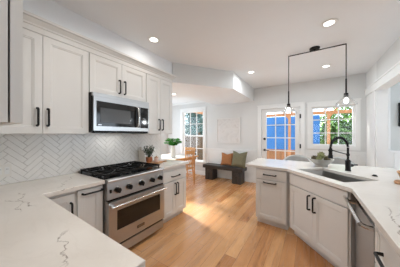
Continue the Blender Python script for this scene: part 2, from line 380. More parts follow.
# patio door
def patio_door():
    x0, x1, z0, z1 = DR; cx = (x0 + x1) / 2
    t = thing('door_1', 'white patio door with fifteen glass panes', 'door', (cx, YB, 0)); t['kind'] = 'structure'
    bm = new()
    box(bm, x0 - .10 - cx, x0 - cx, -.022, 0, 0, z1); box(bm, x1 - cx, x1 + .10 - cx, -.022, 0, 0, z1)
    box(bm, x0 - .10 - cx, x1 + .10 - cx, -.024, 0, z1, z1 + .09); box(bm, x0 - .115 - cx, x1 + .115 - cx, -.04, 0, z1 + .09, z1 + .115)
    obj('door_casing', bm, 'white', t, bevel=.003)
    gx0, gx1, gz0, gz1 = -1.03 - cx, -.325 - cx, .26, 2.0
    bm = new(); a, b = x0 + .004 - cx, x1 - .004 - cx
    box(bm, a, gx0, .02, .065, .012, z1 - .004); box(bm, gx1, b, .02, .065, .012, z1 - .004)
    box(bm, gx0, gx1, .02, .065, .012, gz0); box(bm, gx0, gx1, .02, .065, gz1, z1 - .004)
    for k in (1, 2):
        xx = gx0 + (gx1 - gx0) * k / 3; box(bm, xx - .012, xx + .012, .03, .055, gz0, gz1)
    for k in range(1, 5):
        zz = gz1 - (gz1 - gz0) * k / 5; box(bm, gx0, gx1, .029, .056, zz - .012, zz + .012)
    lf = obj('door_leaf', bm, 'white', t)
    obj('door_glass', B(gx0, gx1, .040, .045, gz0, gz1), 'pane', lf)
    bm = new(); cyl(bm, (-1.075 - cx, .02, 1.27), (-1.075 - cx, -.02, 1.27), .032, 20); obj('deadbolt', bm, 'black', t, smooth=True)
    bm = new(); cyl(bm, (-1.075 - cx, .02, .96), (-1.075 - cx, -.012, .96), .03, 20); cyl(bm, (-1.075 - cx, -.012, .96), (-1.075 - cx, -.05, .96), .011)
    tube(bm, [(-1.08 - cx, -.05, .96), (-1.0 - cx, -.05, .96), (-.955 - cx, -.046, .955)], .010); obj('door_handle', bm, 'black', t, smooth=True)
    for z in (.25, 1.10, 1.86):
        bm = new(); box(bm, x1 - .012 - cx, x1 + .02 - cx, -.028, .02, z - .05, z + .05); cyl(bm, (x1 + .002 - cx, -.03, z - .055), (x1 + .002 - cx, -.03, z + .055), .008)
        obj('hinge', bm, 'black', t)
patio_door()
# dark framed picture in the side room
t = thing('framed_picture', 'black framed picture on the side room wall at right edge', 'picture', (1.712, 5.0, 1.56))
bm = new()
for q in ((-.235, -.205, -.03, 0, 0, .46), (.205, .235, -.03, 0, 0, .46), (-.205, .205, -.03, 0, 0, .03), (-.205, .205, -.03, 0, .43, .46)): box(bm, *q)
obj('frame', bm, 'black', t); obj('print', B(-.205, .205, -.012, -.002, .03, .43), 'print', t)

# ------------------------------------------------------------------ herringbone backsplash
def herringbone():
    L, W, g = .196, .049, .0016; bm = new(); y0, y1, z0, z1 = -.24, 2.42, .916, 1.42; c = s = math.sqrt(.5)
    for m in range(-12, 18):
        for k in range(-80, 80):
            ox, oy = k * W + m * L, k * W - m * L
            for (a, b, d, e) in ((ox, ox + L, oy, oy + W), (ox + L, ox + L + W, oy + W - L, oy + W)):
                P = [(a + g, d + g), (b - g, d + g), (b - g, e - g), (a + g, e - g)]
                Q = [(c * (p - q), s * (p + q)) for p, q in P]
                yc = sum(q[0] for q in Q) / 4 + .82; zc = sum(q[1] for q in Q) / 4 + 1.0
                if yc < y0 - .15 or yc > y1 + .15 or zc < z0 - .15 or zc > z1 + .15: continue
                lo = [bm.verts.new((0.004, q[0] + .82, q[1] + 1.0)) for q in Q]; hi = []
                cxm = sum(q[0] for q in Q) / 4; czm = sum(q[1] for q in Q) / 4
                for q in Q: hi.append(bm.verts.new((0.009, cxm + (q[0] - cxm) * .985 + .82, czm + (q[1] - czm) * .985 + 1.0)))
                bm.faces.new(hi)
                for i in range(4): bm.faces.new((lo[i], lo[(i + 1) % 4], hi[(i + 1) % 4], hi[i]))
    for co, no in (((0, y0, 0), (0, -1, 0)), ((0, y1, 0), (0, 1, 0)), ((0, 0, z0), (0, 0, -1)), ((0, 0, z1), (0, 0, 1))):
        bmesh.ops.bisect_plane(bm, geom=bm.verts[:] + bm.edges[:] + bm.faces[:], plane_co=co, plane_no=no, clear_outer=True)
    t = thing('tile_backsplash', 'white glazed herringbone tile backsplash behind the range', 'backsplash', (XL, 0, 0)); t['kind'] = 'structure'
    obj('grout', B(0, .004, y0, y1, z0, z1), 'grout', t); obj('tiles', bm, 'tile', t)
herringbone()
t = thing('wall_outlet', 'white outlet plate on the tile at far left', 'outlet', (XL + .010, .372, 1.05))
bm = B(0, .006, -.055, .055, -.06, .06); obj('cover_plate', bm, 'outlet', t, bevel=.002)
for y in (-.025, .025):
    bm = new(); box(bm, .006, .008, y - .016, y + .016, -.034, .034); so = obj('socket', bm, 'white', t)
    for q in (-.005, .005): obj('slot', B(.008, .0085, y + q - .001, y + q + .001, .008, .018), 'black', so)

# ------------------------------------------------------------------ cabinets
def shaker(w, h, t=.02, rail=.058):
    """door standing in x 0..w, z 0..h; front at y=0, back at y=t; recessed centre with a small stepped bead"""
    bm = new(); r = rail; st = [(0, 0), (r, 0), (r + .004, .004), (r + .012, .004), (r + .015, .010)]
    loops = []
    for ins, y in st: loops.append([bm.verts.new(q) for q in ((ins, y, ins), (w - ins, y, ins), (w - ins, y, h - ins), (ins, y, h - ins))])
    for a, b in zip(loops, loops[1:]):
        for i in range(4): bm.faces.new((a[i], a[(i + 1) % 4], b[(i + 1) % 4], b[i]))
    bm.faces.new(loops[-1])
    bk = [bm.verts.new(q) for q in ((0, t, 0), (w, t, 0), (w, t, h), (0, t, h))]; bm.faces.new(bk[::-1]); a = loops[0]
    for i in range(4): bm.faces.new((a[i], bk[i], bk[(i + 1) % 4], a[(i + 1) % 4]))
    return bm
def pull(p, q, out=.034, r=.0088):
    """square-shouldered black bar pull between two points on the front (y<0 is outward)"""
    p = Vector(p); q = Vector(q); d = (q - p).normalized(); o = Vector((0, -out, 0)); e = .012
    bm = new(); tube(bm, [p + Vector((0, .001, 0)), p + o * .7, p + o * .95 + d * e * .5, p + o + d * e, q + o - d * e, q + o * .95 - d * e * .5, q + o * .7, q + Vector((0, .001, 0))], [r * 1.25] + [r] * 6 + [r * 1.25], 8)
    return bm
def cabinet(label, loc, rz, w, depth, z0, z1, fronts, kind='base_cabinet', toe=.10, group=None, body=None):
    t = thing(kind, label, 'cabinet', loc, rz, group)
    if body: obj('carcass', body, 'cab', t)
    else: obj('carcass', B(0, w, .021, depth, z0, z1), 'cab', t)
    if toe: obj('toe_kick', B(0, w, .075, depth, 0, z0), 'cab', t)
    for f in fronts:
        typ, x0, x1, a, b = f[:5]; g = .002
        if typ == 'slab':
            p = obj('drawer', B(0, x1 - x0 - 2 * g, 0, .02, 0, b - a - 2 * g), 'cab', t, bevel=.002, loc=(x0 + g, 0, a + g))
        elif typ == 'drawer': p = obj('drawer', shaker(x1 - x0 - 2 * g, b - a - 2 * g, rail=.045), 'cab', t, loc=(x0 + g, 0, a + g))
        elif typ == 'panel': p = obj('false_front', B(0, x1 - x0 - 2 * g, 0, .02, 0, b - a - 2 * g), 'cab', t, bevel=.002, loc=(x0 + g, 0, a + g))
        else: p = obj('door', shaker(x1 - x0 - 2 * g, b - a - 2 * g), 'cab', t, loc=(x0 + g, 0, a + g))
        for h in f[5:]:
            ho = obj('handle', pull((h[0], 0, h[1]), (h[2], 0, h[3])), 'black', p, smooth=True, loc=(-x0 - g, 0, -a - g))
    return t
L90 = R(90); XU = -2.13; XB = -1.86
# uppers on the left wall (local x runs along +Y of the room)
def upper(label, y0, y1, z0, z1, hz):
    w = y1 - y0; m = w / 2
    return cabinet(label, (XU, y0, 0), L90, w, .355, z0, z1, [('door', .004, m, z0, z1 - .0, (m - .040, hz[0], m - .040, hz[1])), ('door', m, w - .004, z0, z1, (m + .036, hz[0], m + .036, hz[1]))], 'upper_cabinet', 0, 'white upper cabinets')
upper('white two door upper cabinet left of the microwave', .165, .975, 1.405, 2.34, (1.482, 1.642))
upper('short white two door cabinet directly above the microwave', .975, 1.79, 1.885, 2.34, (1.942, 2.110))
upper('tall narrow white two door cabinet right of the microwave', 1.79, 2.39, 1.405, 2.34, (1.474, 1.646))
# crown over the uppers: one mitred run with an end return
bm = new()
prof = [(0, 2.342), (.012, 2.342), (.012, 2.392), (.020, 2.397), (.022, 2.410), (.050, 2.446), (.064, 2.450), (.066, 2.474), (0, 2.474)]
P0 = [bm.verts.new((XU - .01 + u, -.05, z)) for u, z in prof]
P1 = [bm.verts.new((XU - .01 + u, 2.39 + u, z)) for u, z in prof]
P2 = [bm.verts.new((XL + .001, 2.39 + u, z)) for u, z in prof]
n = len(prof)
for A_, B_ in ((P0, P1), (P1, P2)):
    for i in range(n): bm.faces.new((A_[i], B_[i], B_[(i + 1) % n], A_[(i + 1) % n]))
bm.faces.new(P0); bm.faces.new(P2[::-1])
tag(obj('crown_moulding', bm, 'cab'), 'white stepped crown moulding running along the upper cabinets', 'moulding')
# base cabinets on the left
cabinet('white base cabinet with one drawer and two doors right of the range', (XB, 1.832, 0), L90, .628, .61, .10, .873,
        [('slab', .05, .618, .655, .81, (.235, .724, .42, .724)), ('door', .05, .334, .10, .645, (.315, .42, .315, .60)), ('door', .334, .618, .10, .645, (.372, .42, .372, .60))], group='white base cabinets')
cabinet('white pull out base cabinet left of the range', (XB, .737, 0), L90, .253, .61, .10, .873, [('door', .012, .25, .10, .86, (.055, .818, .237, .818))], group='white base cabinets')
cabinet('white corner base cabinet beside the nearest counter', (XB, .44, 0), L90, .295, .61, .10, .873, [('door', .02, .287, .10, .845, (.255, .60, .255, .765))], group='white base cabinets')
cabinet('white base cabinet under the nearest counter', (-.56, .405, 0), PI, 1.28, .62, .10, .873, [('door', .01, .42, .10, .86, (.38, .6, .38, .78)), ('door', .42, .84, .10, .86, (.46, .6, .46, .78)), ('door', .84, 1.27, .10, .86, (.88, .6, .88, .78))], group='white base cabinets')
# wall cabinet close to the viewpoint: its door stands proud of the carcass
cabinet('close shaded upper cabinet cut off at the left edge', (-.56, .115, 0), PI, .84, .34, 1.427, 2.40, [('door', 0, .42, 1.424, 2.40, (.38, 1.5, .38, 1.66)), ('door', .42, .84, 1.424, 2.40, (.46, 1.5, .46, 1.66))],
        'upper_cabinet', 0, 'white upper cabinets', body=B(.003, .84, .0235, .34, 1.427, 2.40))

# ------------------------------------------------------------------ countertops
def slab(name, label, outer, holes=(), z0=.875, z1=.915):
    bm = new(); edges = []
    for lp in [outer] + list(holes):
        vs = [bm.verts.new((x, y, z1)) for x, y in lp]
        for i in range(len(vs)): edges.append(bm.edges.new((vs[i], vs[(i + 1) % len(vs)])))
    bmesh.ops.triangle_fill(bm, use_beauty=True, edges=edges)
    r = bmesh.ops.extrude_face_region(bm, geom=bm.faces[:])
    for v in [g for g in r['geom'] if isinstance(g, bmesh.types.BMVert)]: v.co.z = z0
    o = obj(name, bm, 'quartz', bevel=.003)
    return tag(o, label, 'countertop')
slab('countertop', 'large veined white quartz counter nearest the viewpoint, turning along the tile', [(XL + .01, -.248), (-.56, -.248), (-.537, .447), (-1.832, .487), (-1.83, .992), (XL + .01, .992)])
slab('countertop', 'short white quartz counter between the range and the nook', [(XL + .01, 1.828), (-1.825, 1.828), (-1.815, 2.475), (XL + .01, 2.475)])
C0 = Vector((-.273, 2.704)); d1 = Vector((.659, -.752)); d2 = Vector((.752, .659))
def pk(s, t): return C0 + d1 * s + d2 * t
SK = [pk(.03, .125), pk(.71, .125), pk(.71, .555), pk(.03, .555)]
Rc = (.318, 2.03)
slab('countertop', 'white quartz peninsula counter holding the dark sink', [(-.885, 2.765), tuple(C0), Rc, (.325, -.19), (XR - .005, -.19), (XR - .005, 3.55), (-.885, 3.60)], [[tuple(v) for v in SK]])

# peninsula cabinets
rz1 = R(-5.5)
cabinet('greige peninsula cabinet with a slim drawer above a pull out door', (-.727, 2.768, 0), rz1, .447, .60, .10, .873,
        [('slab', .004, .443, .715, .862, (.13, .787, .305, .787)), ('door', .004, .443, .10, .705, (.13, .668, .305, .668))], group='peninsula cabinets')
ang = math.atan2(d1.y, d1.x); q = pk(.012, .028)
sink_cab_w = .83
bm = new(); wv = sink_cab_w
box(bm, 0, wv, .021, .04, .10, .873); box(bm, 0, .02, .04, .62, .10, .873); box(bm, wv - .02, wv, .04, .62, .10, .873); box(bm, .02, wv - .02, .04, .62, .10, .12); box(bm, .02, wv - .02, .60, .62, .12, .873)
cabinet('angled two door cabinet under the sink', (q.x, q.y, 0), ang, wv, .62, .10, .873,
        [('panel', .006, wv - .01, .712, .862), ('door', .006, .405, .10, .702, (.366, .50, .366, .665)), ('door', .405, wv - .01, .10, .702, (.446, .50, .446, .665))], group='peninsula cabinets', body=bm)
R270 = R(-90)
cabinet('white base cabinet beyond the dishwasher at lower right', (.345, 1.525, 0), R270, .80, .62, .10, .873, [('drawer', .01, .79, .60, .862, (.16, .725, .40, .725)), ('drawer', .01, .79, .10, .59, (.06, .5, .30, .5))], group='peninsula cabinets')
# dishwasher
t = thing('dishwasher', 'stainless dishwasher with a round bar handle under the right counter', 'dishwasher', (.345, 2.075, 0), R270)
dwl = .545
obj('tub', B(.006, dwl - .002, .03, .60, .10, .862), 'black', t)
obj('door', B(.004, dwl, 0, .029, .10, .80), 'steel', t, bevel=.004)
obj('control_panel', B(.004, dwl, .008, .035, .802, .862), 'dark_glass', t, bevel=.003)
obj('toe_kick', B(.006, dwl - .002, .07, .60, 0, .10), 'black', t)
bm = new(); tube(bm, [(-.025, -.070, .812), (dwl + .02, -.070, .812)], .014, 16)
hd = obj('handle', bm, 'polished', t, smooth=True)
for x in (.02, dwl - .015):
    bm = new(); tube(bm, [(x, .001, .785), (x, -.03, .788), (x, -.058, .798), (x, -.070, .812)], [.016, .014, .014, .016], 12); obj('bracket', bm, 'polished', hd, smooth=True)

# ------------------------------------------------------------------ range
RY0, RY1 = 1.0, 1.822
def make_range():
    w = RY1 - RY0
    t = thing('gas_range', 'stainless gas range with five black knobs and black grates', 'range', (-1.80, RY0, 0), L90)
    dp = .675
    obj('body', B(0, w, .03, dp, .10, .885), 'steel', t)
    obj('cooktop', B(.003, w - .003, .045, dp, .885, .905), 'enamel', t, bevel=.003)
    obj('back_trim', B(.0, w, dp - .035, dp - .001, .905, .935), 'steel', t, bevel=.003)
    # bullnose and control panel
    bm = new(); prof = [(.05, .915), (.0, .915), (-.014, .910), (-.020, .898), (-.016, .884), (.004, .876), (.05, .876)]
    extrude_profile(bm, prof, 0, w, lambda s, u, v: (s, u, v)); obj('front_rail', bm, 'steel', t, smooth=True)
    bm = new(); prof = [(.03, .876), (.004, .876), (-.006, .700), (.03, .700)]
    extrude_profile(bm, prof, 0.002, w - .002, lambda s, u, v: (s, u, v)); cp = obj('control_panel', bm, 'steel', t)
    ks = [1.110, 1.253, 1.425, 1.600, 1.742]
    for y in ks:
        x = y - RY0; z = .788
        bm = new(); cyl(bm, (x, .0, z), (x, -.012, z), .040, 24); obj('knob_bezel', bm, 'polished', cp, smooth=True)
        bm = new(); cyl(bm, (x, -.012, z), (x, -.048, z), .030, 20, .026); box(bm, x - .007, x + .007, -.058, -.046, z - .027, z + .027)
        obj('knob', bm, 'black', t, smooth=True)
    bm = new(); box(bm, .026, .044, -.012, .0, .77, .806); obj('light_switch', bm, 'black', t)
    obj('vent_strip', B(.006, w - .006, .0, .03, .680, .699), 'enamel', t)
    # oven door with framed window
    zA, zB, yD = .192, .672, -.022; wx0, wx1, wz0, wz1 = .098, w - .085, .345, .565
    bm = new()
    for q in ((.004, wx0, zA, zB), (wx1, w - .004, zA, zB), (wx0, wx1, zA, wz0), (wx0, wx1, wz1, zB)): box(bm, q[0], q[1], yD, .029, q[2], q[3])
    bmesh.ops.remove_doubles(bm, verts=bm.verts[:], dist=1e-5)
    dr = obj('oven_door', bm, 'steel', t)
    obj('oven_window', B(wx0, wx1, yD + .006, .02, wz0, wz1), 'dark_glass', dr)
    bm = new(); tube(bm, [(.012, yD - .052, .632), (w - .012, yD - .052, .632)], .0135, 16); hd = obj('oven_handle', bm, 'polished', dr, smooth=True)
    for x in (.03, w - .03):
        bm = new(); box(bm, x - .013, x + .013, yD - .052, yD, .617, .647); obj('handle_bracket', bm, 'polished', hd, bevel=.004)
    bd = obj('badge', B(.355, .465, yD - .003, yD, .250, .285), 'badge', dr, bevel=.001)
    fc = bpy.data.curves.new('lettering', 'FONT'); fc.body = 'VIKING'; fc.size = .026; fc.align_x = 'CENTER'; fc.align_y = 'CENTER'; fc.extrude = .0006
    tmp = bpy.data.objects.new('lettering', fc); me = bpy.data.meshes.new_from_object(tmp); bpy.data.objects.remove(tmp); bpy.data.curves.remove(fc)
    fo = bpy.data.objects.new('lettering', me); COL.objects.link(fo); fo.parent = bd; fo.location = (.41, yD - .0034, .2675); fo.rotation_euler = (R(90), 0, 0)
    me.materials.clear(); me.materials.append(M['polished'])
    obj('kick_gap', B(.006, w - .006, .012, .03, .160, .190), 'enamel', t)
    obj('kick_panel', B(.006, w - .006, .0, .03, .055, .158), 'steel', t, bevel=.003)
    for x in (.05, w - .05):
        for y in (.10, dp - .08):
            bm = new(); cyl(bm, (x, y, 0), (x, y, .10), .022, 12); obj('leg', bm, 'steel', t, smooth=True)
    # burners and grates: three cast iron grates, six spiders
    for k, x in enumerate((w * .26, w * .74)):
        for y in (.20, .48):
            bm = new(); cyl(bm, (x, y, .905), (x, y, .922), .055, 20); cyl(bm, (x, y, .922), (x, y, .932), .036, 20); obj('burner', bm, 'iron', t, smooth=True)
    for k in range(2):
        x0 = .012 + k * (w - .024) / 2; x1 = x0 + (w - .024) / 2 - .004; bm = new(); zt, zb, b = .962, .944, .007
        for y in (.062, .345, .628): box(bm, x0, x1, y - b, y + b, zb, zt)
        for x in (x0 + b, x1 - b): box(bm, x - b, x + b, .062, .628, zb, zt)
        for yc in (.20, .48):
            xc = (x0 + x1) / 2
            for a in range(8):
                an = a * PI / 4; dx, dy = math.cos(an), math.sin(an); rr = .178 if a % 2 == 0 else .19
                tx = min(max(xc + dx * rr, x0), x1); ty = min(max(yc + dy * rr, .062), .628)
                Mx = Matrix.Translation((xc, yc, 0)) @ Matrix.Rotation(an, 4, 'Z'); ln = math.hypot(tx - xc, ty - yc)
                box(bm, .045, ln, -.006, .006, zb, zt + .004, Mx)
        for x in (x0 + b, x1 - b):
            for y in (.07, .345, .62): box(bm, x - b, x + b, y - b, y + b, .905, zb)
        obj('grate', bm, 'iron', t)
make_range()

# ------------------------------------------------------------------ microwave
def microwave():
    y0, y1, z0, z1 = .980, 1.786, 1.425, 1.838; w = y1 - y0
    t = thing('microwave_oven', 'stainless over the range microwave with a dark glass door', 'microwave', (-2.06, y0, 0), L90)
    obj('housing', B(0, w, .03, .425, z0, 1.882), 'enamel', t)
    zb, zt = z0 + .018, z1; dx = w * .80
    bm = new(); fx = .040
    for q in ((.010, fx, zb, zt), (dx - .004, dx, zb, zt), (fx, dx - .004, zb, zb + .052), (fx, dx - .004, zt - .050, zt)): box(bm, q[0], q[1], 0, .03, q[2], q[3])
    dr = obj('door', bm, 'steel', t)
    obj('door_glass', B(fx, dx - .004, .003, .028, zb + .052, zt - .050), 'dark_glass', dr)
    obj('mesh_window', B(fx + .045, dx - .16, .001, .004, zb + .095, zt - .125), M['mesh_screen'], dr)
    bm = new(); pts = [(dx - .055, .005, zb + .06), (dx - .055, -.030, zb + .075), (dx - .055, -.046, (zb + zt) / 2), (dx - .055, -.030, zt - .075), (dx - .055, .005, zt - .06)]
    tube(bm, pts, .014, 10); obj('handle', bm, 'polished', dr, smooth=True)
    bm = new()
    for q in ((dx, w, zb, zb + .045), (dx, w, zt - .05, zt), (w - .018, w, zb + .045, zt - .05)): box(bm, q[0], q[1], 0, .03, q[2], q[3])
    pn = obj('control_panel', bm, 'steel', t)
    gp = obj('control_glass', B(dx + .001, w - .018, .002, .028, zb + .045, zt - .05), 'dark_glass', pn)
    obj('clock_display', B(dx + .045, dx + .10, .0005, .0025, zb + .13, zb + .15), M['display'], pn)
    obj('logo_plate', B(fx + .02, fx + .06, .001, .0035, zb + .062, zb + .074), 'steel', dr)
    bm = new()
    for k in range(22): box(bm, .03 + k * (w - .06) / 22, .03 + (k + .6) * (w - .06) / 22, .004, .03, z0 - .006, z0 + .016)
    box(bm, .03, w - .012, .008, .09, z0 - .010, z0 - .0005)
    obj('bottom_vent', bm, 'black', t)
    obj('task_lamp', B(.25, .56, .20, .27, z0 - .001, z0), 'bulb', t)
    ld = bpy.data.lights.new('task_light', 'AREA'); ld.shape = 'RECTANGLE'; ld.size = .30; ld.size_y = .06; ld.energy = 0.5; ld.color = (1, .97, .93)
    lo = bpy.data.objects.new('task_light', ld); COL.objects.link(lo); lo.parent = t; lo.location = (.405, .235, z0 - .010)
    obj('top_grille', B(.002, w - .002, .004, .03, z1 + .002, 1.880), 'steel', t, bevel=.002)
M['mesh_screen'] = mat('microwave mesh', srgb(62, 60, 58), 0.25, var=0.1, vscale=80)
M['display'] = mat('clock digits', srgb(210, 225, 230), 0.4, emit=0.6)
microwave()

# ------------------------------------------------------------------ sink, faucet, disposal button
def rotl(s, t, z): v = pk(s, t); return (v.x, v.y, z)
t = thing('kitchen_sink', 'dark stainless undermount sink set into the peninsula', 'sink', rotl(.37, .34, .66), ang)
bm = new(); hx, hy, dz = .34, .215, .225
# rounded basin: rings going down
def rr_ring(bm, a, b, r, z, n=5):
    out = []
    for cx, cy, s in ((a - r, b - r, 0), (-a + r, b - r, 1), (-a + r, -b + r, 2), (a - r, -b + r, 3)):
        for k in range(n + 1):
            an = (s + k / n) * PI / 2; out.append(bm.verts.new((cx + r * math.cos(an), cy + r * math.sin(an), z)))
    return out
rings = [rr_ring(bm, hx + .012, hy + .012, .02, dz - .0115), rr_ring(bm, hx - .001, hy - .001, .02, dz - .0115), rr_ring(bm, hx - .004, hy - .004, .03, .03), rr_ring(bm, hx - .03, hy - .03, .03, .004), rr_ring(bm, .05, .05, .04, 0.0)]
for a, b in zip(rings, rings[1:]):
    for i in range(len(a)): bm.faces.new((a[i], a[(i + 1) % len(a)], b[(i + 1) % len(b)], b[i]))
bm.faces.new(rings[-1]); obj('basin', bm, 'sink', t, smooth=True)
bm = new(); cyl(bm, (0, .0, .001), (0, 0, .006), .045, 20); cyl(bm, (0, 0, .006), (0, 0, .012), .02, 12); obj('drain', bm, 'polished', t, smooth=True)
def faucet():
    b = Vector((.425, 2.985, .915)); t = thing('kitchen_faucet', 'matte black spring faucet arching over the sink', 'faucet', b)
    h = Vector((-.20, -.19, 0)); e = h          # reach of the arch
    hd = h.normalized()
    bm = new(); lathe(bm, [(.034, 0), (.036, .008), (.030, .012), (.030, .135), (.023, .142), (.020, .15)], n=20); obj('body', bm, 'black', t, smooth=True)
    bm = new(); tube(bm, [(0, 0, .14), (0, 0, .31)], .013, 12); obj('riser', bm, 'black', t, smooth=True)
    reach = h.length; rc = reach / 2; pts = []
    for k in range(0, 41):
        a = PI - k * PI / 40
        pts.append(hd * (rc + rc * math.cos(a)) + Vector((0, 0, .315 + .125 * math.sin(a))))
    pts += [hd * reach + Vector((0, 0, .315 - .01 * k)) for k in range(1, 4)]
    bm = new(); tube(bm, pts, .009, 10)
    # spring coil round the hose
    N = 420; co = []
    acc = [0.0]
    for a, b2 in zip(pts, pts[1:]): acc.append(acc[-1] + (b2 - a).length)
    for i in range(N + 1):
        s = acc[-1] * i / N; j = max(k for k in range(len(acc)) if acc[k] <= s + 1e-9); j = min(j, len(pts) - 2)
        f = (s - acc[j]) / max(1e-9, acc[j + 1] - acc[j]); p = pts[j].lerp(pts[j + 1], f); d = (pts[j + 1] - pts[j]).normalized(); sd = hd.cross(Vector((0, 0, 1))).normalized(); nn = sd.cross(d)
        an = s / .011 * 2 * PI; co.append(p + .0145 * (math.cos(an) * sd + math.sin(an) * nn))
    sp = obj('hose', bm, 'black', t, smooth=True); bm = new(); tube(bm, co, .0028, 4); obj('spring', bm, 'black', sp, smooth=True)
    p = hd * reach; bm = new(); lathe(bm, [(.014, .305), (.020, .295), (.021, .225), (.026, .21), (.027, .175), (.020, .172)], c=(p.x, p.y, 0), n=16); obj('spray_head', bm, 'black', t, smooth=True)
    bm = new(); tube(bm, [Vector((0, 0, .215)), hd * (reach - .03) + Vector((0, 0, .275))], .0065, 8)
    cyl(bm, (0, 0, .20), (0, 0, .23), .019); q = hd * (reach - .0); cyl(bm, (q.x, q.y, .265), (q.x, q.y, .285), .026, 16); obj('support_arm', bm, 'black', t, smooth=True)
    sd = Vector((.84, .54, 0)); bm = new(); a = sd * .024 + Vector((0, 0, .07)); cyl(bm, a, sd * .062 + Vector((0, 0, .07)), .017, 14)
    tube(bm, [sd * .055 + Vector((0, 0, .07)), sd * .10 + Vector((0, 0, .078)), sd * .125 + Vector((0, 0, .078))], [.010, .009, .011], 8); obj('lever', bm, 'black', t, smooth=True)
faucet()
bm = new(); lathe(bm, [(.026, 0), (.026, .006), (.018, .010), (.017, .016), (.010, .019)], n=20)
o = obj('air_switch_button', bm, 'black', smooth=True); o.location = (.632, 2.77, .915); tag(o, 'small round black button on the counter right of the faucet', 'button')

# ------------------------------------------------------------------ things on the counters
def bowl_of_greens():
    c = Vector((.142, 3.20, .915)); t = thing('footed_bowl', 'pale stoneware footed bowl left of the faucet', 'bowl', c)
    bm = new(); lathe(bm, [(.0, .0), (.085, .0), (.088, .012), (.075, .022), (.115, .056), (.152, .100), (.162, .114), (.154, .114), (.110, .066), (.060, .036), (.0, .032)], n=32, close=False); obj('bowl_body', bm, 'bowl', t, smooth=True)
    spots = [(-.088, .0, .106, .047, 'artichoke_dark'), (-.028, -.084, .106, .047, 'artichoke'), (.072, -.052, .106, .047, 'artichoke_dark'), (.072, .052, .106, .047, 'artichoke'), (-.028, .084, .106, .047, 'artichoke_dark'), (.0, .0, .158, .055, 'artichoke')]
    look = ['brown green artichoke at the left rim of the bowl', 'olive artichoke at the front of the bowl', 'brown green artichoke at the front right rim of the bowl', 'olive artichoke at the back right of the bowl', 'brown green artichoke at the back left of the bowl', 'large olive artichoke topmost in the bowl']
    for (x, y, z, r, m), lb in zip(spots, look):
        a = thing('artichoke', lb, 'artichoke', c + Vector((x, y, z)), 0, 'artichokes in the bowl')
        bm = new(); sphere(bm, (0, 0, 0), r * .8, 1, 1, 1.05, 12, 8); obj('heart', bm, m, a, smooth=True)
        bm = new()
        for k in range(34):
            zz = 1 - 2 * (k + .5) / 34; an = k * 2.39996; rr = math.sqrt(1 - zz * zz); p = Vector((rr * math.cos(an), rr * math.sin(an), zz)) * r * .74
            leaf(bm, p - Vector((0, 0, r * .1)), Vector((p.x * .55, p.y * .55, r * .9)), r * .62, r * .55, -.1)
        obj('bracts', bm, m, a)
bowl_of_greens()
# wooden dish pair at the right edge
t = thing('wooden_bowl', 'small carved wooden bowl on the counter at the right edge', 'bowl', (.835, 2.475, .937))
bm = new(); lathe(bm, [(0, 0), (.05, 0), (.088, .03), (.108, .092), (.100, .095), (.078, .035), (.0, .014)], n=28, close=False); obj('bowl_body', bm, 'board', t, smooth=True)
bm = new(); lathe(bm, [(.102, .082), (.111, .085), (.111, .097), (.100, .097)], n=28, close=False); obj('rim', bm, 'honey', t, smooth=True)
t = thing('wooden_board', 'round wooden board under the bowl at the right edge', 'board', (.835, 2.475, .915))
bm = new(); lathe(bm, [(0, 0), (.125, 0), (.13, .006), (.13, .016), (.125, .022), (0, .022)], n=32, close=False); obj('board_top', bm, 'board', t, smooth=True)
bm = new()
box(bm, .12, .20, -.02, .02, .004, .018); obj('board_handle', bm, 'board', t, bevel=.004)
# plant group right of the range
t = thing('serving_board', 'thick oval wooden board lying beside the range', 'board', (-2.20, 2.02, .915), R(80))
bm = new(); lathe(bm, [(0, 0), (.155, 0), (.16, .006), (.16, .018), (.155, .024), (0, .024)], n=36, close=False)
for v in bm.verts: v.co.y *= .62
obj('board_top', bm, 'board', t, smooth=True); obj('board_handle', B(.15, .235, -.022, .022, .004, .02), 'board', t, bevel=.005)
t = thing('copper_pot', 'copper pot with a leafy dark plant beside the range', 'potted plant', (-2.27, 1.965, .939))
bm = new(); lathe(bm, [(0, 0), (.042, 0), (.052, .02), (.054, .075), (.056, .082), (.050, .082), (.048, .06), (0, .06)], n=24, close=False); obj('pot', bm, 'copper', t, smooth=True)
bm = new(); tube(bm, [(.054, 0, .07), (.078, 0, .066), (.082, 0, .045), (.074, 0, .025), (.052, 0, .022)], .005, 6); obj('handle', bm, 'copper', t, smooth=True)
bm = new(); st = new()
for k in range(24):
    an = k * 2.4; sp = .025 + .085 * math.sqrt((k + .5) / 24); hgt = .325 - sp * 1.0 + random.uniform(-.03, .02)
    tip = Vector((sp * math.cos(an), sp * math.sin(an), hgt)); tube(st, [(0, 0, .06), tip * .5 + Vector((0, 0, .03)), tip], .002, 4)
    for j in range(9):
        p = Vector((0, 0, .07)).lerp(tip, .35 + .65 * j / 8); b = an + j * 2.1
        leaf(bm, p, (math.cos(b), math.sin(b), random.uniform(-.1, .8)), random.uniform(.038, .058), .024)
obj('foliage', bm, 'leaf_dark', t); obj('stems', st, 'leaf_dark', t)
t = thing('blush_candle_jar', 'blush ceramic jar in front of the copper pot', 'jar', (-2.165, 2.03, .939))
bm = new(); lathe(bm, [(0, 0), (.032, 0), (.036, .006), (.036, .07), (.032, .075), (.029, .07), (.0, .062)], n=20, close=False); obj('jar_body', bm, 'pink', t, smooth=True)
bm = new(); lathe(bm, [(.0, .062), (.033, .076), (.033, .084), (.008, .088), (.008, .10), (0, .102)], n=20, close=False); obj('lid', bm, 'board', t, smooth=True)
t = thing('leaning_board', 'pale narrow board leaning on the tile behind the plant', 'board', (-2.425, 1.885, .915))
bm = new(); mt = Matrix.Rotation(R(-9), 4, 'Y'); box(bm, 0, .016, 0, .12, 0, .21, mt); obj('board_panel', bm, 'board_pale', t, bevel=.004)
